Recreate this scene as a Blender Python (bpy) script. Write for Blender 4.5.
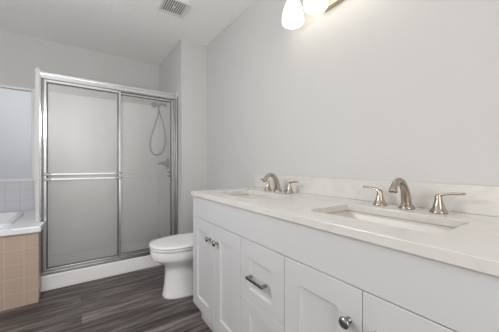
import bpy, bmesh, math, random
from mathutils import Vector
random.seed(4)
for o in list(bpy.data.objects):
    bpy.data.objects.remove(o)
S = bpy.context.scene
COL = S.collection
PI = math.pi

# ------------------------------------------------------------------ camera, world, lights
EYE = 1.063
cam_d = bpy.data.cameras.new('camera'); cam = bpy.data.objects.new('camera', cam_d); COL.objects.link(cam)
cam.location = (0, 0, EYE); cam.rotation_euler = (math.radians(90), 0, math.radians(-34.8))
cam_d.sensor_width = 36; cam_d.lens = 36*242/499; cam_d.clip_start = .03
S.camera = cam
S.view_settings.view_transform = 'Standard'; S.view_settings.look = 'None'
S.view_settings.gamma = 1; S.view_settings.use_curve_mapping = False
S.view_settings.exposure = 0.35
S.cycles.max_bounces = 24; S.cycles.diffuse_bounces = 12; S.cycles.glossy_bounces = 8; S.cycles.transparent_max_bounces = 24; S.cycles.transmission_bounces = 16

W = bpy.data.worlds.new('sky'); S.world = W; W.use_nodes = True
nt = W.node_tree; nt.nodes.clear()
wo = nt.nodes.new('ShaderNodeOutputWorld'); bg = nt.nodes.new('ShaderNodeBackground')
tc = nt.nodes.new('ShaderNodeTexCoord'); sep = nt.nodes.new('ShaderNodeSeparateXYZ'); rmp = nt.nodes.new('ShaderNodeValToRGB')
nt.links.new(tc.outputs['Generated'], sep.inputs[0]); nt.links.new(sep.outputs['Z'], rmp.inputs[0])
rmp.color_ramp.elements[0].position = 0.0; rmp.color_ramp.elements[0].color = (.18, .205, .25, 1)
rmp.color_ramp.elements[1].position = .30; rmp.color_ramp.elements[1].color = (.80, .815, .84, 1)
nt.links.new(rmp.outputs[0], bg.inputs[0]); bg.inputs[1].default_value = 1.0
nt.links.new(bg.outputs[0], wo.inputs[0])

def area(name, loc, rot, sx, sy, power, color, shape='RECTANGLE'):
    d = bpy.data.lights.new(name, 'AREA'); d.shape = shape; d.size = sx
    if shape in ('RECTANGLE', 'ELLIPSE'): d.size_y = sy
    d.energy = power; d.color = color
    o = bpy.data.objects.new(name, d); COL.objects.link(o); o.location = loc; o.rotation_euler = rot
    return o
def point_fill(name, loc, power, color, r):
    d = bpy.data.lights.new(name, 'POINT'); d.energy = power; d.color = color; d.shadow_soft_size = r
    o = bpy.data.objects.new(name, d); COL.objects.link(o); o.location = loc
# globe and both area lights are unseen fill, added to brighten the room
point_fill('unseen_point_fill', (-.50, 1.20, 1.60), 26, (.93, .96, 1.0), .15)
area('unseen_side_fill', (-1.80, .60, 1.40), (0, math.radians(-90), 0), 1.2, 1.4, 6, (1, .95, .80))  # added warm fill at the left wall, no window modelled there
area('unseen_rear_fill', (.05, -1.20, 1.20), (math.radians(90), 0, 0), .9, 1.9, 17, (1, .96, .91))  # added panel behind the camera; its reflection brightens the shower glass

# ------------------------------------------------------------------ materials
def new_mat(name):
    m = bpy.data.materials.new(name); m.use_nodes = True
    n = m.node_tree.nodes; b = n['Principled BSDF']
    return m, m.node_tree, n, b
def flat(name, col, rough=.5, metal=0, spec=.5):
    m, t, n, b = new_mat(name)
    b.inputs['Base Color'].default_value = (*col, 1); b.inputs['Roughness'].default_value = rough
    b.inputs['Metallic'].default_value = metal; b.inputs['Specular IOR Level'].default_value = spec
    return m
def bump(t, n, b, scale, strength, dist, coord='Object', detail=3):
    tc = n.new('ShaderNodeTexCoord'); nz = n.new('ShaderNodeTexNoise'); bp = n.new('ShaderNodeBump')
    nz.inputs['Scale'].default_value = scale; nz.inputs['Detail'].default_value = detail
    bp.inputs['Strength'].default_value = strength; bp.inputs['Distance'].default_value = dist
    t.links.new(tc.outputs[coord], nz.inputs['Vector']); t.links.new(nz.outputs[0], bp.inputs['Height'])
    t.links.new(bp.outputs[0], b.inputs['Normal'])
    return nz, bp
def paint(name, col, rough, scale, strength, dist):
    m, t, n, b = new_mat(name)
    b.inputs['Base Color'].default_value = (*col, 1); b.inputs['Roughness'].default_value = rough
    b.inputs['Specular IOR Level'].default_value = .3
    bump(t, n, b, scale, strength, dist)
    return m
M_wall = paint('grey_wall_paint', (.61, .605, .60), .75, 160, .08, .002)
M_ceil = paint('textured_ceiling_paint', (.90, .89, .88), .9, 38, .7, .012)
M_trim = flat('white_trim_paint', (.80, .80, .80), .4)
M_cab = flat('white_cabinet_paint', (.62, .625, .64), .32)
M_cabin = flat('cabinet_inside', (.5, .5, .5), .6)
M_sink = flat('warm_white_sink_glaze', (.63, .60, .555), .3)
M_por = flat('white_porcelain', (.86, .865, .875), .12)
M_seat = flat('white_seat_plastic', (.83, .835, .84), .22)
M_acr = flat('white_acrylic', (.80, .81, .84), .18)
M_fib = flat('white_fibreglass', (.93, .93, .93), .3)
M_chrome = flat('polished_aluminium', (.66, .67, .685), .2, 1)
M_bar = flat('satin_aluminium_bar', (.88, .88, .87), .4, .4)
M_brk = flat('dark_cast_bracket', (.34, .34, .35), .3, .9)
M_dchr = flat('dark_rubber_seal', (.10, .10, .11), .5)
M_nick = flat('brushed_nickel', (.47, .415, .36), .22, 1)
M_knob = flat('dark_satin_nickel', (.33, .32, .31), .26, 1)
M_vent = flat('white_vent_plastic', (.72, .71, .69), .45)
M_dark = flat('vent_recess_shade', (.05, .05, .05), .8)
M_hose = flat('steel_hose', (.22, .22, .22), .35, .8)

def quartz():
    m, t, n, b = new_mat('white_quartz')
    tc = n.new('ShaderNodeTexCoord'); nz = n.new('ShaderNodeTexNoise'); r = n.new('ShaderNodeValToRGB')
    nz.inputs['Scale'].default_value = 3.2; nz.inputs['Detail'].default_value = 7; nz.inputs['Distortion'].default_value = 1.6
    e = r.color_ramp.elements; e[0].position = .47; e[0].color = (.69, .675, .655, 1); e[1].position = .505; e[1].color = (.66, .635, .605, 1)
    x = e.new(.54); x.color = (.69, .675, .655, 1)
    t.links.new(tc.outputs['Object'], nz.inputs['Vector']); t.links.new(nz.outputs[0], r.inputs[0]); t.links.new(r.outputs[0], b.inputs['Base Color'])
    b.inputs['Roughness'].default_value = .24
    return m
M_quartz = quartz()

def tile(name, col, grout, size, plane, rough=.2, off=(0, 0), mortar=.0035, var=.04):
    """square tiles; plane 'XZ' or 'YZ' in object space"""
    m, t, n, b = new_mat(name)
    tc = n.new('ShaderNodeTexCoord'); sp = n.new('ShaderNodeSeparateXYZ'); cb = n.new('ShaderNodeCombineXYZ')
    t.links.new(tc.outputs['Object'], sp.inputs[0])
    au = n.new('ShaderNodeMath'); av = n.new('ShaderNodeMath')
    t.links.new(sp.outputs['X' if plane == 'XZ' else 'Y'], au.inputs[0]); au.inputs[1].default_value = off[0]
    t.links.new(sp.outputs['Z'], av.inputs[0]); av.inputs[1].default_value = off[1]
    t.links.new(au.outputs[0], cb.inputs[0]); t.links.new(av.outputs[0], cb.inputs[1])
    br = n.new('ShaderNodeTexBrick'); br.offset = 0; br.squash = 1
    br.inputs['Scale'].default_value = 1; br.inputs['Brick Width'].default_value = size; br.inputs['Row Height'].default_value = size
    br.inputs['Mortar Size'].default_value = mortar; br.inputs['Mortar Smooth'].default_value = .3
    br.inputs['Color1'].default_value = (*col, 1); br.inputs['Color2'].default_value = (*[c*(1-var) for c in col], 1)
    br.inputs['Mortar'].default_value = (*grout, 1)
    t.links.new(cb.outputs[0], br.inputs['Vector']); t.links.new(br.outputs['Color'], b.inputs['Base Color'])
    bp = n.new('ShaderNodeBump'); bp.invert = True; bp.inputs['Strength'].default_value = .5; bp.inputs['Distance'].default_value = .002
    t.links.new(br.outputs['Fac'], bp.inputs['Height']); t.links.new(bp.outputs[0], b.inputs['Normal'])
    b.inputs['Roughness'].default_value = rough
    return m
TS = .1085
M_tan = tile('beige_tile', (.50, .385, .315), (.56, .46, .40), TS, 'XZ', .3, off=(.274+TS*20, .002))
M_tanside = tile('beige_tile_return', (.50, .385, .315), (.56, .46, .40), TS, 'YZ', .3, off=(.04, .002))
M_wtile = tile('white_wall_tile', (.64, .645, .69), (.57, .575, .61), TS, 'XZ', .15, off=(.31+TS*20, -.595+TS*9), var=.02)
M_wtiles = tile('white_side_tile', (.64, .645, .69), (.57, .575, .61), TS, 'YZ', .15, off=(.02, -.595+TS*9), var=.02)

def wood():
    m, t, n, b = new_mat('grey_brown_plank_floor')
    tc = n.new('ShaderNodeTexCoord')
    br = n.new('ShaderNodeTexBrick'); br.offset = .37; br.offset_frequency = 2; br.squash = 1
    br.inputs['Scale'].default_value = 1; br.inputs['Brick Width'].default_value = 1.22; br.inputs['Row Height'].default_value = .152
    br.inputs['Mortar Size'].default_value = .0012; br.inputs['Mortar Smooth'].default_value = .1; br.inputs['Bias'].default_value = 0
    br.inputs['Color1'].default_value = (0, 0, 0, 1); br.inputs['Color2'].default_value = (1, 1, 1, 1); br.inputs['Mortar'].default_value = (.5, .5, .5, 1)
    t.links.new(tc.outputs['Object'], br.inputs['Vector'])
    # grain, stretched along the boards and shifted board by board
    add = n.new('ShaderNodeVectorMath'); add.operation = 'MULTIPLY_ADD'
    add.inputs[1].default_value = (7, 7, 7)
    t.links.new(br.outputs['Color'], add.inputs[0]); t.links.new(tc.outputs['Object'], add.inputs[2])
    mp = n.new('ShaderNodeMapping'); mp.inputs['Scale'].default_value = (1.3, 17, 1)
    t.links.new(add.outputs[0], mp.inputs['Vector'])
    n1 = n.new('ShaderNodeTexNoise'); n1.inputs['Scale'].default_value = 1.6; n1.inputs['Detail'].default_value = 6; n1.inputs['Roughness'].default_value = .65; n1.inputs['Distortion'].default_value = .5
    t.links.new(mp.outputs[0], n1.inputs['Vector'])
    ramp = n.new('ShaderNodeValToRGB'); e = ramp.color_ramp.elements
    e[0].position = .34; e[0].color = (.040, .034, .033, 1); e[1].position = .68; e[1].color = (.29, .25, .232, 1)
    x = e.new(.5); x.color = (.118, .100, .095, 1)
    t.links.new(n1.outputs[0], ramp.inputs[0])
    tone = n.new('ShaderNodeMapRange'); tone.inputs['To Min'].default_value = .72; tone.inputs['To Max'].default_value = 1.3
    t.links.new(br.outputs['Color'], tone.inputs[0])
    mul = n.new('ShaderNodeVectorMath'); mul.operation = 'SCALE'
    t.links.new(ramp.outputs[0], mul.inputs[0]); t.links.new(tone.outputs[0], mul.inputs['Scale'])
    mx = n.new('ShaderNodeMix'); mx.data_type = 'RGBA'; mx.inputs[7].default_value = (.012, .011, .011, 1)
    t.links.new(br.outputs['Fac'], mx.inputs[0]); t.links.new(mul.outputs[0], mx.inputs[6])
    t.links.new(mx.outputs[2], b.inputs['Base Color'])
    b.inputs['Roughness'].default_value = .45; b.inputs['Specular IOR Level'].default_value = .35
    bp = n.new('ShaderNodeBump'); bp.inputs['Strength'].default_value = .15; bp.inputs['Distance'].default_value = .002
    t.links.new(n1.outputs[0], bp.inputs['Height']); t.links.new(bp.outputs[0], b.inputs['Normal'])
    return m
M_floor = wood()

def obscured(name, tint, clear, rough, white, scale, strength):
    """patterned glass: rough see-through, some light straight through, a milky share"""
    m = bpy.data.materials.new(name); m.use_nodes = True; t = m.node_tree; n = t.nodes; n.clear()
    out = n.new('ShaderNodeOutputMaterial')
    tr = n.new('ShaderNodeBsdfTransparent'); tr.inputs[0].default_value = (*tint, 1)
    rf = n.new('ShaderNodeBsdfRefraction'); rf.inputs['Color'].default_value = (*tint, 1); rf.inputs['IOR'].default_value = 1.15; rf.inputs['Roughness'].default_value = rough
    tl = n.new('ShaderNodeBsdfTranslucent'); tl.inputs[0].default_value = (.97, .97, .97, 1)
    df = n.new('ShaderNodeBsdfDiffuse'); df.inputs[0].default_value = (.97, .97, .97, 1)
    gl = n.new('ShaderNodeBsdfGlossy'); gl.inputs['Roughness'].default_value = .42
    fr = n.new('ShaderNodeFresnel'); fr.inputs[0].default_value = 1.9
    tc = n.new('ShaderNodeTexCoord'); nz = n.new('ShaderNodeTexNoise'); nz.inputs['Scale'].default_value = scale; nz.inputs['Detail'].default_value = 1
    bp = n.new('ShaderNodeBump'); bp.inputs['Strength'].default_value = strength; bp.inputs['Distance'].default_value = .003
    t.links.new(tc.outputs['Object'], nz.inputs['Vector']); t.links.new(nz.outputs[0], bp.inputs['Height'])
    for x in (rf, gl): t.links.new(bp.outputs[0], x.inputs['Normal'])
    m1 = n.new('ShaderNodeMixShader'); m1.inputs[0].default_value = clear
    t.links.new(rf.outputs[0], m1.inputs[1]); t.links.new(tr.outputs[0], m1.inputs[2])
    m0 = n.new('ShaderNodeMixShader'); m0.inputs[0].default_value = .8
    t.links.new(tl.outputs[0], m0.inputs[1]); t.links.new(df.outputs[0], m0.inputs[2])
    m2 = n.new('ShaderNodeMixShader'); m2.inputs[0].default_value = white
    t.links.new(m1.outputs[0], m2.inputs[1]); t.links.new(m0.outputs[0], m2.inputs[2])
    m3 = n.new('ShaderNodeMixShader'); t.links.new(fr.outputs[0], m3.inputs[0])
    t.links.new(m2.outputs[0], m3.inputs[1]); t.links.new(gl.outputs[0], m3.inputs[2])
    t.links.new(m3.outputs[0], out.inputs[0])
    return m
M_glass = obscured('obscured_shower_glass', (.99, .99, .99), .90, .08, .11, 90, .5)
M_pane = obscured('frosted_window_glass', (.97, .98, 1), .35, .30, .30, 140, .3)

def glow(name, col, strength):
    m, t, n, b = new_mat(name)
    b.inputs['Base Color'].default_value = (.9, .88, .84, 1); b.inputs['Roughness'].default_value = .25
    b.inputs['Emission Color'].default_value = (*col, 1); b.inputs['Emission Strength'].default_value = strength
    return m
M_shade = glow('lit_white_glass_shade', (1, .93, .78), 1.7)

# ------------------------------------------------------------------ mesh helpers (world coordinates, shifted to the owner's base on build)
BASE = {}
class MB:
    def __init__(s): s.v = []; s.f = []; s.sm = []; s.mi = []
    def add(s, vs, fs, smooth=False, mi=0):
        k = len(s.v); s.v += [tuple(p) for p in vs]
        for f in fs: s.f.append([i+k for i in f]); s.sm.append(smooth); s.mi.append(mi)
        return s
    def bm(s, b, smooth=False, mi=0):
        b.verts.index_update()
        s.add([v.co.copy() for v in b.verts], [[v.index for v in f.verts] for f in b.faces], smooth, mi); b.free(); return s
    def box(s, x0, x1, y0, y1, z0, z1, bev=0, seg=2, mi=0):
        b = bmesh.new(); bmesh.ops.create_cube(b, size=1)
        for v in b.verts: v.co = ((x0+x1)/2+v.co.x*(x1-x0), (y0+y1)/2+v.co.y*(y1-y0), (z0+z1)/2+v.co.z*(z1-z0))
        if bev: bmesh.ops.bevel(b, geom=b.edges[:], offset=bev, segments=seg, profile=.5, affect='EDGES')
        return s.bm(b, False, mi)
    def rings(s, rs, cap0=True, cap1=True, smooth=True, closed=True):
        n = len(rs[0]); vs = [p for r in rs for p in r]; fs = []
        for i in range(len(rs)-1):
            for j in range(n if closed else n-1):
                a = i*n+j; c = i*n+(j+1) % n; fs.append([a, c, c+n, a+n])
        s.add(vs, fs, smooth)
        k = len(s.v)-len(vs)
        if cap0: s.f.append([k+j for j in range(n)][::-1]); s.sm.append(False); s.mi.append(0)
        if cap1: s.f.append([k+(len(rs)-1)*n+j for j in range(n)]); s.sm.append(False); s.mi.append(0)
        return s
    def lathe(s, c, prof, n=28, axis='Z', cap0=True, cap1=True):
        rs = []
        for r, h in prof:
            ring = []
            for k in range(n):
                a = 2*PI*k/n; p = (r*math.cos(a), r*math.sin(a), h)
                if axis == 'X': p = (-h, p[1], p[0])        # h runs towards -X
                if axis == 'Y': p = (p[0], -h, p[1])        # h runs towards -Y
                if axis == '-Y': p = (-p[0], h, p[1])
                ring.append((c[0]+p[0], c[1]+p[1], c[2]+p[2]))
            rs.append(ring)
        return s.rings(rs, cap0, cap1)
    def tube(s, pts, rad, n=14, flat_z=1.0):
        pts = [Vector(p) for p in pts]; rs = []; up = Vector((0, 0, 1)); prev = None
        for i, p in enumerate(pts):
            d = (pts[min(i+1, len(pts)-1)]-pts[max(i-1, 0)]).normalized()
            if prev is None:
                u = up.cross(d)
                if u.length < 1e-4: u = Vector((1, 0, 0)).cross(d) if abs(d.x) < .9 else Vector((0, 1, 0)).cross(d)
            else: u = prev-d*prev.dot(d)
            u.normalize(); prev = u; w = d.cross(u)
            r = rad[i] if isinstance(rad, (list, tuple)) else rad
            rs.append([p+u*(r*math.cos(2*PI*k/n))+w*(r*flat_z*math.sin(2*PI*k/n)) for k in range(n)])
        return s.rings(rs)
    def build(s, name, mat, parent=None):
        b0 = BASE.get(parent.name, Vector((0, 0, 0))) if parent else Vector((0, 0, 0))
        me = bpy.data.meshes.new(name); me.from_pydata([tuple(Vector(p)-b0) for p in s.v], [], s.f)
        mats = mat if isinstance(mat, (list, tuple)) else [mat]
        for m in mats: me.materials.append(m)
        for p, q, mi in zip(me.polygons, s.sm, s.mi): p.use_smooth = q; p.material_index = mi
        me.validate(); me.update()
        b = bmesh.new(); b.from_mesh(me); bmesh.ops.recalc_face_normals(b, faces=b.faces[:]); b.to_mesh(me); b.free()
        o = bpy.data.objects.new(name, me); COL.objects.link(o)
        if parent: o.parent = parent; BASE[o.name] = b0
        return o
def spline(pts, n=8):
    """Catmull-Rom through points (tuples of any length)"""
    out = []; P = [pts[0]]+list(pts)+[pts[-1]]
    for i in range(1, len(P)-2):
        for k in range(n):
            t = k/n
            out.append(tuple(.5*(2*b+(c-a)*t+(2*a-5*b+4*c-d)*t*t+(3*b-a-3*c+d)*t**3) for a, b, c, d in zip(P[i-1], P[i], P[i+1], P[i+2])))
    return out+[tuple(pts[-1])]
def rrect(x0, x1, y0, y1, r, z, n=6):
    out = []
    for cx, cy, a0 in ((x1-r, y1-r, 0), (x0+r, y1-r, PI/2), (x0+r, y0+r, PI), (x1-r, y0+r, 1.5*PI)):
        for k in range(n+1):
            a = a0+PI/2*k/n; out.append((cx+r*math.cos(a), cy+r*math.sin(a), z))
    return out
def plate_with_holes(outer, holes, z0, z1):
    b = bmesh.new(); es = []
    for loop in [outer]+holes:
        vs = [b.verts.new((p[0], p[1], z1)) for p in loop]
        es += [b.edges.new((vs[i], vs[(i+1) % len(vs)])) for i in range(len(vs))]
    bmesh.ops.triangle_fill(b, use_beauty=True, use_dissolve=False, edges=es)
    r = bmesh.ops.extrude_face_region(b, geom=b.faces[:])
    for g in r['geom']:
        if isinstance(g, bmesh.types.BMVert): g.co.z = z0
    return b
def thing(name, loc, label, cat, group=None):
    o = bpy.data.objects.new(name, None); COL.objects.link(o); o.location = loc; o.empty_display_size = .1
    BASE[o.name] = Vector(loc); tag(o, label, cat, group); return o
def tag(o, label, cat, group=None):
    o['label'] = label; o['category'] = cat
    if group: o['group'] = group
    return o
def struct(name, mb, mat, parent=None):
    o = mb.build(name, mat, parent)
    if parent is None: o['kind'] = 'structure'
    return o
def copy_tree(o, parent=None):
    c = o.copy(); COL.objects.link(c)
    if parent: c.parent = parent
    for ch in o.children: copy_tree(ch, c)
    return c

# ------------------------------------------------------------------ the room
XR, XL, YB, YF, H = 1.179, -1.85, 3.451, -1.25, 2.44      # right wall, left wall, back wall, wall behind the camera, ceiling
XC, YC = .885, 2.555                                      # boxed-out column beside the shower
struct('floor', MB().box(XL-.1, XR+.1, YF-.1, YB+.1, -.06, 0), M_floor)
struct('ceiling', MB().box(XL-.1, XR+.1, YF-.1, YB+.1, H, H+.06), M_ceil)
struct('wall_right', MB().box(XR, XR+.1, YF-.1, YB+.1, 0, H), M_wall)
struct('wall_left', MB().box(XL-.1, XL, YF-.1, YB+.1, 0, H), M_wall)
struct('wall_front', MB().box(XL, XR, YF-.1, YF, 0, H), M_wall)
WX0, WX1, WZ0, WZ1 = -1.45, -.398, .905, 1.885              # window opening over the tub
wb = MB()
wb.box(XL, WX0, YB, YB+.1, 0, H); wb.box(WX1, XR, YB, YB+.1, 0, H)
wb.box(WX0, WX1, YB, YB+.1, 0, WZ0); wb.box(WX0, WX1, YB, YB+.1, WZ1, H)
struct('wall_back', wb, M_wall)
struct('wall_column', MB().box(XC, XR, YC, YB, 0, H), M_wall)
win = bpy.data.objects.new('window_1', None); COL.objects.link(win); win.location = ((WX0+WX1)/2, YB, WZ0); BASE['window_1'] = Vector(win.location)
win['kind'] = 'structure'
wf = MB()
t_ = .038
wf.box(WX0, WX0+t_, YB-.012, YB+.06, WZ0, WZ1, .003); wf.box(WX1-t_, WX1, YB-.012, YB+.06, WZ0, WZ1, .003)
wf.box(WX0+t_, WX1-t_, YB-.012, YB+.06, WZ0, WZ0+t_*.6, .003); wf.box(WX0+t_, WX1-t_, YB-.012, YB+.06, WZ1-t_*.6, WZ1, .003)
wf.build('window_frame', M_trim, win)
MB().box(WX0+t_, WX1-t_, YB+.02, YB+.026, WZ0+t_*.6, WZ1-t_*.6).build('window_pane', M_pane, win)
def board(name, x0, x1, y0, y1):
    struct(name, MB().box(x0, x1, y0, y1, 0, .085, .004), M_trim)
board('baseboard_right', XR-.014, XR, 1.60, YC-.014)
board('baseboard_column', XC-.004, XR, YC-.014, YC)
board('baseboard_left', XL, XL+.014, YF, 2.49)
board('baseboard_front', XL+.014, XR, YF, YF+.014)

# ------------------------------------------------------------------ tub, its tiled apron and wall tile
DK, SY = .595, 2.67
struct('wall_partition', MB().box(-.314, -.2885, SY, YB-.0005, 0, 1.88), M_wall)
struct('wall_tile_back', MB().box(XL, -.318, YB-.009, YB, DK, WZ0-.001), M_wtile)
struct('wall_tile_left', MB().box(XL, XL+.009, 2.49, YB-.009, DK, WZ0-.001), M_wtiles)
ap = thing('tub_apron', (-1.06, 2.56, 0), 'beige square tile apron boxing in the bathtub beside the shower curb', 'tub apron')
am = MB(); am.box(XL+.002, -.276, 2.497, 2.530, 0, .548); am.box(-.330, -.276, 2.530, 2.662, 0, .548)
am.build('tile_core', M_tanside, ap)
MB().box(XL+.002, -.2745, 2.492, 2.497, 0, .548).build('tile_face', M_tan, ap)
tub = thing('bathtub', (-1.07, 2.95, DK), 'white drop-in bathtub with flat deck edge on the beige tile apron', 'bathtub')
bx0, bx1, by0, by1 = -1.72, -.485, 2.585, 3.20
outer = [(XL+.012, 2.468), (-.258, 2.468), (-.258, 2.662), (-.318, 2.662), (-.318, YB-.011), (XL+.012, YB-.011)]
dk = MB().bm(plate_with_holes(outer, [rrect(bx0, bx1, by0, by1, .07, 0)], .55, DK))
deck = dk.build('deck', M_acr, tub)
bv = deck.modifiers.new('bevel', 'BEVEL'); bv.width = .006; bv.segments = 2; bv.limit_method = 'ANGLE'
def tring(d, z, r): return rrect(bx0-d, bx1+d, by0-d, by1+d, r/2+d, z)
tb = MB().rings([tring(.035, DK, .14), tring(.033, DK+.018, .14), tring(.022, DK+.028, .14), tring(.0, DK+.026, .14), tring(-.016, DK+.008, .14),
                 tring(-.03, DK-.1, .15), tring(-.05, DK-.3, .18), tring(-.09, DK-.40, .24), tring(-.16, DK-.43, .34)], cap0=False)
tb.build('basin', M_acr, tub)

# ------------------------------------------------------------------ shower stall

st = thing('shower_stall', (.29, 3.06, 0), 'white fibreglass shower stall with low curb behind the sliding doors', 'shower')
pan = MB()
pan.box(-.2853, XC-.002, SY, SY+.115, 0, .13, .008, 3)
pan.box(-.2853, XC-.002, SY+.10, YB-.012, 0, .07)
pan.build('base_pan', M_fib, st)
MB().box(-.2853, XC-.012, YB-.012, YB-.002, .07, 1.88, .003).build('back_panel', M_fib, st)
MB().box(XC-.012, XC-.002, SY+.0, YB-.012, .13, 1.88, .003).build('side_panel', M_fib, st)
MB().box(-.288, -.2855, SY+.004, YB-.012, 0, 1.875).build('side_panel', M_fib, st)

YD = 2.70
dr = thing('sliding_shower_door', (.29, YD, .13), 'silver framed sliding shower door of two obscured glass panels', 'shower door')
JL, JR = -.290, XC-.001
hd = MB(); hd.box(JL, JR, YD-.022, YD+.05, 1.838, 1.866, .006, 3); hd.box(JL, JR, YD-.026, YD-.016, 1.806, 1.838, .003); hd.box(JL, JR, YD-.012, YD+.05, 1.818, 1.84)
hd.build('header_track', M_chrome, dr)
bt = MB(); bt.box(JL, JR, YD-.022, YD+.05, .13, .142, .003); bt.box(JL, JR, YD-.024, YD-.018, .13, .158, .002); bt.box(JL, JR, YD+.012, YD+.016, .13, .155)
bt.build('bottom_track', M_chrome, dr)
for x0, x1, w in ((JL, JL+.023, 1), (JR-.030, JR, -1)):
    j = MB(); j.box(x0, x1, YD-.018, YD+.045, .142, 1.838, .003)
    j.box(x0 if w > 0 else x1-.016, x0+.010 if w > 0 else x1, YD-.030, YD-.014, .142, 1.838, .004)
    j = j.build('jamb', M_chrome, dr)
    gx = x0+.016 if w > 0 else x1-.022
    MB().box(gx-.004, gx+.004, YD-.0195, YD-.0175, .145, 1.836).build('jamb_seal', M_dchr, j)
def panel(x0, x1, yc, bar_side, dark_side):
    g = MB().box(x0+.008, x1-.008, yc-.0025, yc+.0025, .165, 1.80).build('glass_panel', M_glass, dr)
    z0, z1 = .160, 1.812
    for xa, xb in ((x0, x0+.020), (x1-.020, x1)):
        MB().box(xa, xb, yc-.009, yc+.009, z0, z1, .003).build('stile', M_chrome, g)
    for za, zb in ((z0, z0+.020), (z1-.03, z1)):
        MB().box(x0+.020, x1-.020, yc-.008, yc+.008, za, zb, .003).build('rail', M_chrome, g)
    sl = MB()
    for xa, xb in ((x0+.020, x0+.028), (x1-.028, x1-.020)): sl.box(xa, xb, yc-.0085, yc+.0085, z0+.02, z1-.03)
    sl.box(x0+.028, x1-.028, yc-.0085, yc+.0085, z0+.02, z0+.028); sl.box(x0+.028, x1-.028, yc-.0085, yc+.0085, z1-.038, z1-.03)
    sl.build('glazing_seal', M_dchr, g)
    yb = yc+bar_side*(.034 if bar_side < 0 else .020)
    for z in (.992, .949):
        MB().box(x0+.012, x1-.012, yb-.005, yb+.005, z-.0065, z+.0065, .002).build('towel_bar', M_bar, g)
    for xb in (x0+.004, x1-.052):
        b = MB()
        for z in (.992, .949):
            b.box(xb, xb+.048, min(yc+bar_side*.008, yb+bar_side*.008), max(yc+bar_side*.008, yb+bar_side*.008), z-.011, z+.011, .003)
        b.build('bar_bracket', M_brk, g)
panel(-.264, .322, YD, -1, 0)
panel(.288, .848, YD+.030, 1, 0)

# ------------------------------------------------------------------ hand shower and valve on the stall's side wall
XS = XC-.012
hs = thing('hand_shower', (XS, 3.10, 1.86), 'grey hand shower with looped hose behind the right glass panel', 'shower head')
MB().lathe((XS, 3.10, 1.83), [(.03, 0), (.03, .006), (.018, .014), (.012, .02)], axis='X').build('flange', M_hose, hs)
MB().tube(spline([(XS-.01, 3.10, 1.83), (XS-.04, 3.10, 1.835), (XS-.075, 3.10, 1.815), (XS-.085, 3.10, 1.79)], 6), .009).build('arm', M_hose, hs)
MB().tube(spline([(XS-.085, 3.10, 1.80), (XS-.10, 3.09, 1.815), (XS-.13, 3.08, 1.815), (XS-.155, 3.07, 1.80)], 6), [.012]*6+[.014]*6+[.032]*6+[.036]).build('spray_head', M_hose, hs)
c = (XS-.095, 3.10)
hose = spline([(c[0]+.01, c[1], 1.79), (c[0]+.002, c[1], 1.70), (c[0]-.028, c[1]+.03, 1.57), (c[0]-.066, c[1]+.05, 1.43), (c[0]-.078, c[1]+.06, 1.31), (c[0]-.05, c[1]+.06, 1.225),
               (c[0], c[1]+.05, 1.20), (c[0]+.055, c[1]+.01, 1.235), (c[0]+.078, c[1]-.03, 1.33), (c[0]+.072, c[1]-.05, 1.46), (c[0]+.045, c[1]-.04, 1.61), (c[0]+.012, c[1]-.01, 1.74), (c[0]+.006, c[1], 1.79)], 8)
MB().tube(hose, .0085, 10).build('hose', M_hose, hs)
sv = thing('shower_valve', (XS, 3.02, 1.095), 'grey lever shower valve low on the stall wall behind right glass panel', 'shower valve')
MB().lathe((XS, 3.02, 1.095), [(.07, 0), (.07, .006), (.06, .012), (.03, .018), (.028, .05), (.022, .056)], axis='X').build('valve_plate', M_hose, sv)
MB().tube([(XS-.05, 3.02, 1.095), (XS-.07, 3.024, 1.095), (XS-.115, 3.03, 1.093)], [.018, .016, .010]).build('lever', M_hose, sv)

# ------------------------------------------------------------------ toilet
TY = 2.015
to = thing('toilet', (XR-.37, TY, 0), 'white elongated toilet with closed lid between vanity and shower', 'toilet')
def egg(z, ub, uf, hw, n=40, e=2.35, mid=None):
    """outline in plan: ub / uf distances from the wall of back and front, hw half width"""
    m = mid if mid is not None else ub+(uf-ub)*.45
    out = []
    for k in range(n):
        a = 2*PI*k/n; c, s = math.cos(a), math.sin(a)
        cu = math.copysign(abs(c)**(2/e), c); su = math.copysign(abs(s)**(2/e), s)
        u = m+(uf-m)*cu if cu > 0 else m+(m-ub)*cu
        out.append((XR-u, TY+hw*su, z))
    return out
bw = MB().rings([egg(0, .14, .636, .120, e=2.5), egg(.012, .14, .638, .122, e=2.5), egg(.03, .14, .632, .119, e=2.5), egg(.10, .13, .622, .115), egg(.19, .12, .616, .114), egg(.235, .11, .618, .115),
                 egg(.258, .10, .630, .122), egg(.285, .08, .664, .146), egg(.310, .06, .702, .171), egg(.322, .052, .720, .181), egg(.332, .05, .727, .185), egg(.39, .05, .730, .187), egg(.400, .05, .726, .184), egg(.402, .06, .715, .174)])
bw.build('bowl', M_por, to)
MB().rings([egg(.4025, .235, .726, .184), egg(.405, .232, .734, .188), egg(.416, .232, .736, .189), egg(.419, .236, .730, .184)]).build('seat', M_seat, to)
MB().rings([egg(.4215, .235, .730, .185), egg(.424, .232, .736, .189), egg(.434, .232, .735, .188), egg(.439, .237, .724, .174), egg(.4415, .26, .684, .14), egg(.4425, .32, .58, .07)]).build('lid', M_seat, to)
for dy in (-.075, .075): MB().lathe((XR-.222, TY+dy, .402), [(.009, 0), (.009, .026), (.007, .030)], 16).build('hinge', M_seat, to)
tk = MB(); tk.rings([rrect(XR-.195, XR-.02, TY-.205, TY+.205, .03, .403), rrect(XR-.198, XR-.018, TY-.21, TY+.21, .03, .42), rrect(XR-.205, XR-.016, TY-.222, TY+.222, .03, .735)])
tk.build('tank', M_por, to)
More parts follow.
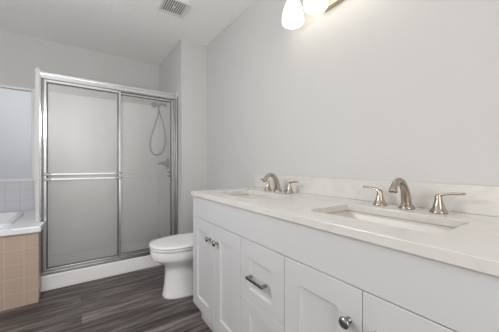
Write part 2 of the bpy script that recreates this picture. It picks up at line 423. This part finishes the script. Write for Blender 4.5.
MB().rings([rrect(XR-.212, XR-.012, TY-.23, TY+.23, .03, .7365), rrect(XR-.213, XR-.011, TY-.231, TY+.231, .03, .765), rrect(XR-.205, XR-.018, TY-.224, TY+.224, .03, .772)]).build('tank_lid', M_por, to)
fl = MB().lathe((XR-.207, TY+.16, .68), [(.014, 0), (.014, .012)], 16, 'X'); fl.tube([(XR-.222, TY+.165, .68), (XR-.224, TY+.13, .677), (XR-.226, TY+.085, .672)], [.006, .006, .008])
fl.build('flush_lever', M_chrome, to)

# ------------------------------------------------------------------ vanity cabinet
VX, VY0, VY1 = .630, .080, 1.587         # front plane of the doors, right and left end
va = thing('vanity_cabinet', (.91, .83, 0), 'white shaker double vanity cabinet under the quartz countertop', 'vanity')
cz0, cz1 = .131, .8605
ca = MB()
bx = VX+.020
ca.box(bx, XR-.003, VY1-.016, VY1, 0.0, cz1); ca.box(bx, XR-.003, VY0, VY0+.016, 0, cz1)
# front notch is left open above the recessed toe kick
ca = MB()
ca.box(bx, XR-.003, VY1-.016, VY1, cz0, cz1); ca.box(VX+.065, XR-.003, VY1-.016, VY1, 0, cz0)
ca.box(bx, XR-.003, VY0, VY0+.016, cz0, cz1); ca.box(VX+.065, XR-.003, VY0, VY0+.016, 0, cz0)
ca.box(bx, XR-.003, VY0+.016, VY1-.016, cz0, cz0+.016); ca.box(XR-.012, XR-.003, VY0+.016, VY1-.016, cz0+.016, cz1)
for y in (.677, .985): ca.box(bx, XR-.012, y-.008, y+.008, cz0+.016, .70)
ca.box(bx, bx+.018, VY0+.016, VY1-.016, .70, .742)
ca.build('carcass', M_cab, va)
MB().box(VX+.063, VX+.075, VY0+.016, VY1-.002, 0, cz0-.001).build('toe_kick', M_cab, va)
ZD = .7215
MB().box(VX, bx-.0005, VY0, VY1, ZD+.003, cz1-.001, .0015).build('apron_panel', M_cab, va)
def shaker(name, y0, y1, z0, z1, st=.074, top=None, bot=None, rec=.009):
    top = st if top is None else top; bot = st if bot is None else bot
    x1 = bx-.0005; m = MB(); ch = .0015
    def loop(x, d, a=0, b=0, c=0): return [(x, y0+d, z0+b), (x, y1-d, z0+b), (x, y1-d, z1-c), (x, y0+d, z1-c)]
    R = [loop(x1, 0), loop(VX+ch, 0), loop(VX, ch, 0, ch, ch), loop(VX, st, 0, bot, top), loop(VX+rec*.8, st+.003, 0, bot+.003, top+.003), loop(VX+rec, st+.007, 0, bot+.007, top+.007)]
    m.rings(R, smooth=False)
    return m.build(name, M_cab, va)
def knob(y, z, par):
    MB().lathe((VX+.0005, y, z), [(.009, 0), (.009, .003), (.0055, .006), (.005, .015), (.010, .019), (.0155, .022), (.0165, .026), (.015, .030), (.009, .0325), (.002, .033)], 22, 'X').build('knob', M_knob, par)
G = .0010
d1 = shaker('door', 1.267+G, VY1-.001, cz0, ZD); d2 = shaker('door', 0.985+G, 1.267-G, cz0, ZD)
d4 = shaker('door', .367+G, .677-G, cz0, ZD, .079); d5 = shaker('door', VY0+.001, .367-G, cz0, ZD)
knob(1.315, .631, d1); knob(1.219, .631, d2); knob(.406, .623, d4); knob(.328, .623, d5)
w1 = shaker('drawer', .677+G, 0.985-G, .452, ZD, .074, .084, .048)
w2 = shaker('drawer', .677+G, 0.985-G, cz0, .450, .074, .050, .062)
def pull(y, z, par):
    h = MB(); L = .060
    h.box(VX-.030, VX-.020, y-L, y+L, z-.006, z+.006, .002)
    for s in (-1, 1): h.box(VX-.021, VX+.0005, y+s*(L-.008)-.006, y+s*(L-.008)+.006, z-.006, z+.006, .0015)
    h.build('handle', M_knob, par)
pull(.837, .566, w1); pull(.837, .272, w2)

# ------------------------------------------------------------------ countertop, backsplash, sinks, faucets
CT0, CT1 = .862, .890
ct = thing('vanity_countertop', (.90, .83, CT0), 'white quartz countertop with two sink cutouts and low backsplash', 'countertop')
SX0, SX1 = .736, .998
SCY = (1.222, .440)
holes = [rrect(SX0, SX1, y-.214, y+.214, .022, 0) for y in SCY]
slab = MB().bm(plate_with_holes([(.619, .068), (XR-.002, .068), (XR-.002, 1.592), (.619, 1.592)], holes, CT0, CT1)).build('slab', M_quartz, ct)
bv = slab.modifiers.new('bevel', 'BEVEL'); bv.width = .002; bv.segments = 2; bv.limit_method = 'ANGLE'
MB().box(XR-.022, XR-.002, .068, 1.592, CT1+.0003, CT1+.103, .0018).build('backsplash', M_quartz, ct)
def make_sink():
    s = thing('sink', (.867, SCY[0], CT0), 'white rectangular undermount sink at the far end near the toilet', 'sink', 'undermount sinks in the vanity countertop')
    y = SCY[0]
    def r(d, z, rad, dy=1): return rrect(SX0-d, SX1+d, y-.214-d*dy, y+.214+d*dy, rad, CT0-.0035+z)
    b = MB().rings([r(.018, -.006, .03), r(.018, 0, .03), r(.004, 0, .026), r(.002, -.012, .026, 0), r(-.006, -.045, .03, 8), r(-.016, -.086, .036, 6), r(-.034, -.112, .045, 3.7), r(-.07, -.122, .045, 2.2), r(-.112, -.128, .014, 1.65)], cap0=False)
    o = b.build('bowl', M_sink, s)
    md = o.modifiers.new('thickness', 'SOLIDIFY'); md.thickness = .005; md.offset = 0
    MB().lathe((.867, y, CT0-.1290), [(.026, 0), (.026, .004), (.021, .005), (.019, .003), (.006, .0035), (.004, .006)], 20).build('drain', M_nick, s)
    return s
s1 = make_sink(); s2 = copy_tree(s1); s2.location.y = SCY[1]
s2['label'] = 'white rectangular undermount sink at the near end closest to viewer'
FX = 1.085
def make_faucet():
    y = SCY[0]+.003; z = CT1+.0005
    f = thing('faucet', (FX, y, z), 'brushed nickel widespread faucet at the far sink nearer the toilet', 'faucet', 'brushed nickel faucets on the countertop')
    s = MB().lathe((FX, y, z), [(.029, 0), (.029, .004), (.026, .009), (.022, .018)], 26)
    path = spline([(FX, y, z+.010), (FX-.006, y, z+.045), (FX-.018, y, z+.079), (FX-.040, y, z+.105), (FX-.066, y, z+.115), (FX-.092, y, z+.107), (FX-.109, y, z+.088), (FX-.114, y, z+.074)], 7)
    k = len(path); rad = [0.0195-.0075*min(1, i/(k*.55))+(.0042 if i > k*.8 else 0)*min(1, (i-k*.8)/(k*.15)) for i in range(k)]
    s.tube(path, rad, 20)
    s.build('spout', M_nick, f)
    MB().lathe((FX-.1145, y, z+.0705), [(.011, 0), (.0125, .004)], 16).build('aerator', M_knob, f)
    for sg in (1, -1):
        hy = y+sg*.107
        h = MB().lathe((FX, hy, z), [(.0285, 0), (.0285, .004), (.026, .008), (.0205, .018), (.0150, .036), (.0120, .050), (.0112, .060), (.0095, .066), (.005, .069)], 26).build('handle', M_nick, f)
        lv = spline([(FX, hy-sg*.004, z+.060), (FX, hy+sg*.016, z+.069), (FX-.001, hy+sg*.042, z+.0735), (FX-.002, hy+sg*.078, z+.076)], 6)
        MB().tube(lv, [.0105-.0025*i/len(lv) for i in range(len(lv)-1)]+[.004], 14, .55).build('lever', M_nick, h)
    return f
f1 = make_faucet(); f2 = copy_tree(f1); f2.location.y = SCY[1]+.003
f2['label'] = 'brushed nickel widespread faucet at the near sink closest to viewer'

# ------------------------------------------------------------------ vanity light
vl = thing('vanity_light', (XR, .80, 2.0), 'brushed nickel bar light with white glass shades above the vanity', 'wall light')
MB().box(XR-.028, XR-.0005, .68, .915, 1.966, 2.062, .006, 3).build('backplate', M_nick, vl)
for y in (1.060, .884, .708, .532):
    xs = 1.058
    MB().tube(spline([(XR-.015, min(max(y, .70), .895), 2.02), (XR-.05, y+(min(max(y, .70), .895)-y)*.6, 2.05), (xs+.03, y, 2.138), (xs, y, 2.143), (xs, y, 2.108)], 6), .007, 12).build('arm', M_nick, vl)
    MB().lathe((xs, y, 2.068), [(.030, 0), (.032, .012), (.026, .03), (.012, .045)], 22).build('shade_cup', M_nick, vl)
    z = 1.926
    MB().lathe((xs, y, z), [(.046, .006), (.052, .000), (.0620, .006), (.0655, .020), (.0640, .048), (.0580, .083), (.0475, .113), (.036, .138), (.030, .150)], 30, cap0=True, cap1=False).build('shade', M_shade, vl)

# ------------------------------------------------------------------ ceiling vent
vx0, vx1, vy0, vy1 = .545, .765, 1.965, 2.190
cv = thing('ceiling_vent', ((vx0+vx1)/2, (vy0+vy1)/2, H), 'square white exhaust fan grille in the ceiling', 'vent')
fr = MB(); b_ = .022; zt = H-.018
fr.box(vx0, vx1, vy0, vy0+b_, zt, H-.0005, .004); fr.box(vx0, vx1, vy1-b_, vy1, zt, H-.0005, .004)
fr.box(vx0, vx0+b_, vy0+b_, vy1-b_, zt, H-.0005, .004); fr.box(vx1-b_, vx1, vy0+b_, vy1-b_, zt, H-.0005, .004)
fr.build('frame', M_vent, cv)
MB().box(vx0+b_, vx1-b_, vy0+b_, vy1-b_, H-.003, H-.0006).build('recess_shade', M_dark, cv)  # dark sheet in place of the shaded recess, which is not cut out
n_s = 10
for i in range(n_s):
    x = vx0+b_+(i+.5)*(vx1-vx0-2*b_)/n_s
    MB().box(x-.0040, x+.0040, vy0+b_, vy1-b_, H-.014, H-.008).build('slat', M_vent, cv)
MB().lathe(((vx0+vx1)/2, (vy0+vy1)/2, H-.0185), [(.011, 0), (.012, .003), (.012, .010)], 18).build('centre_screw', M_vent, cv)
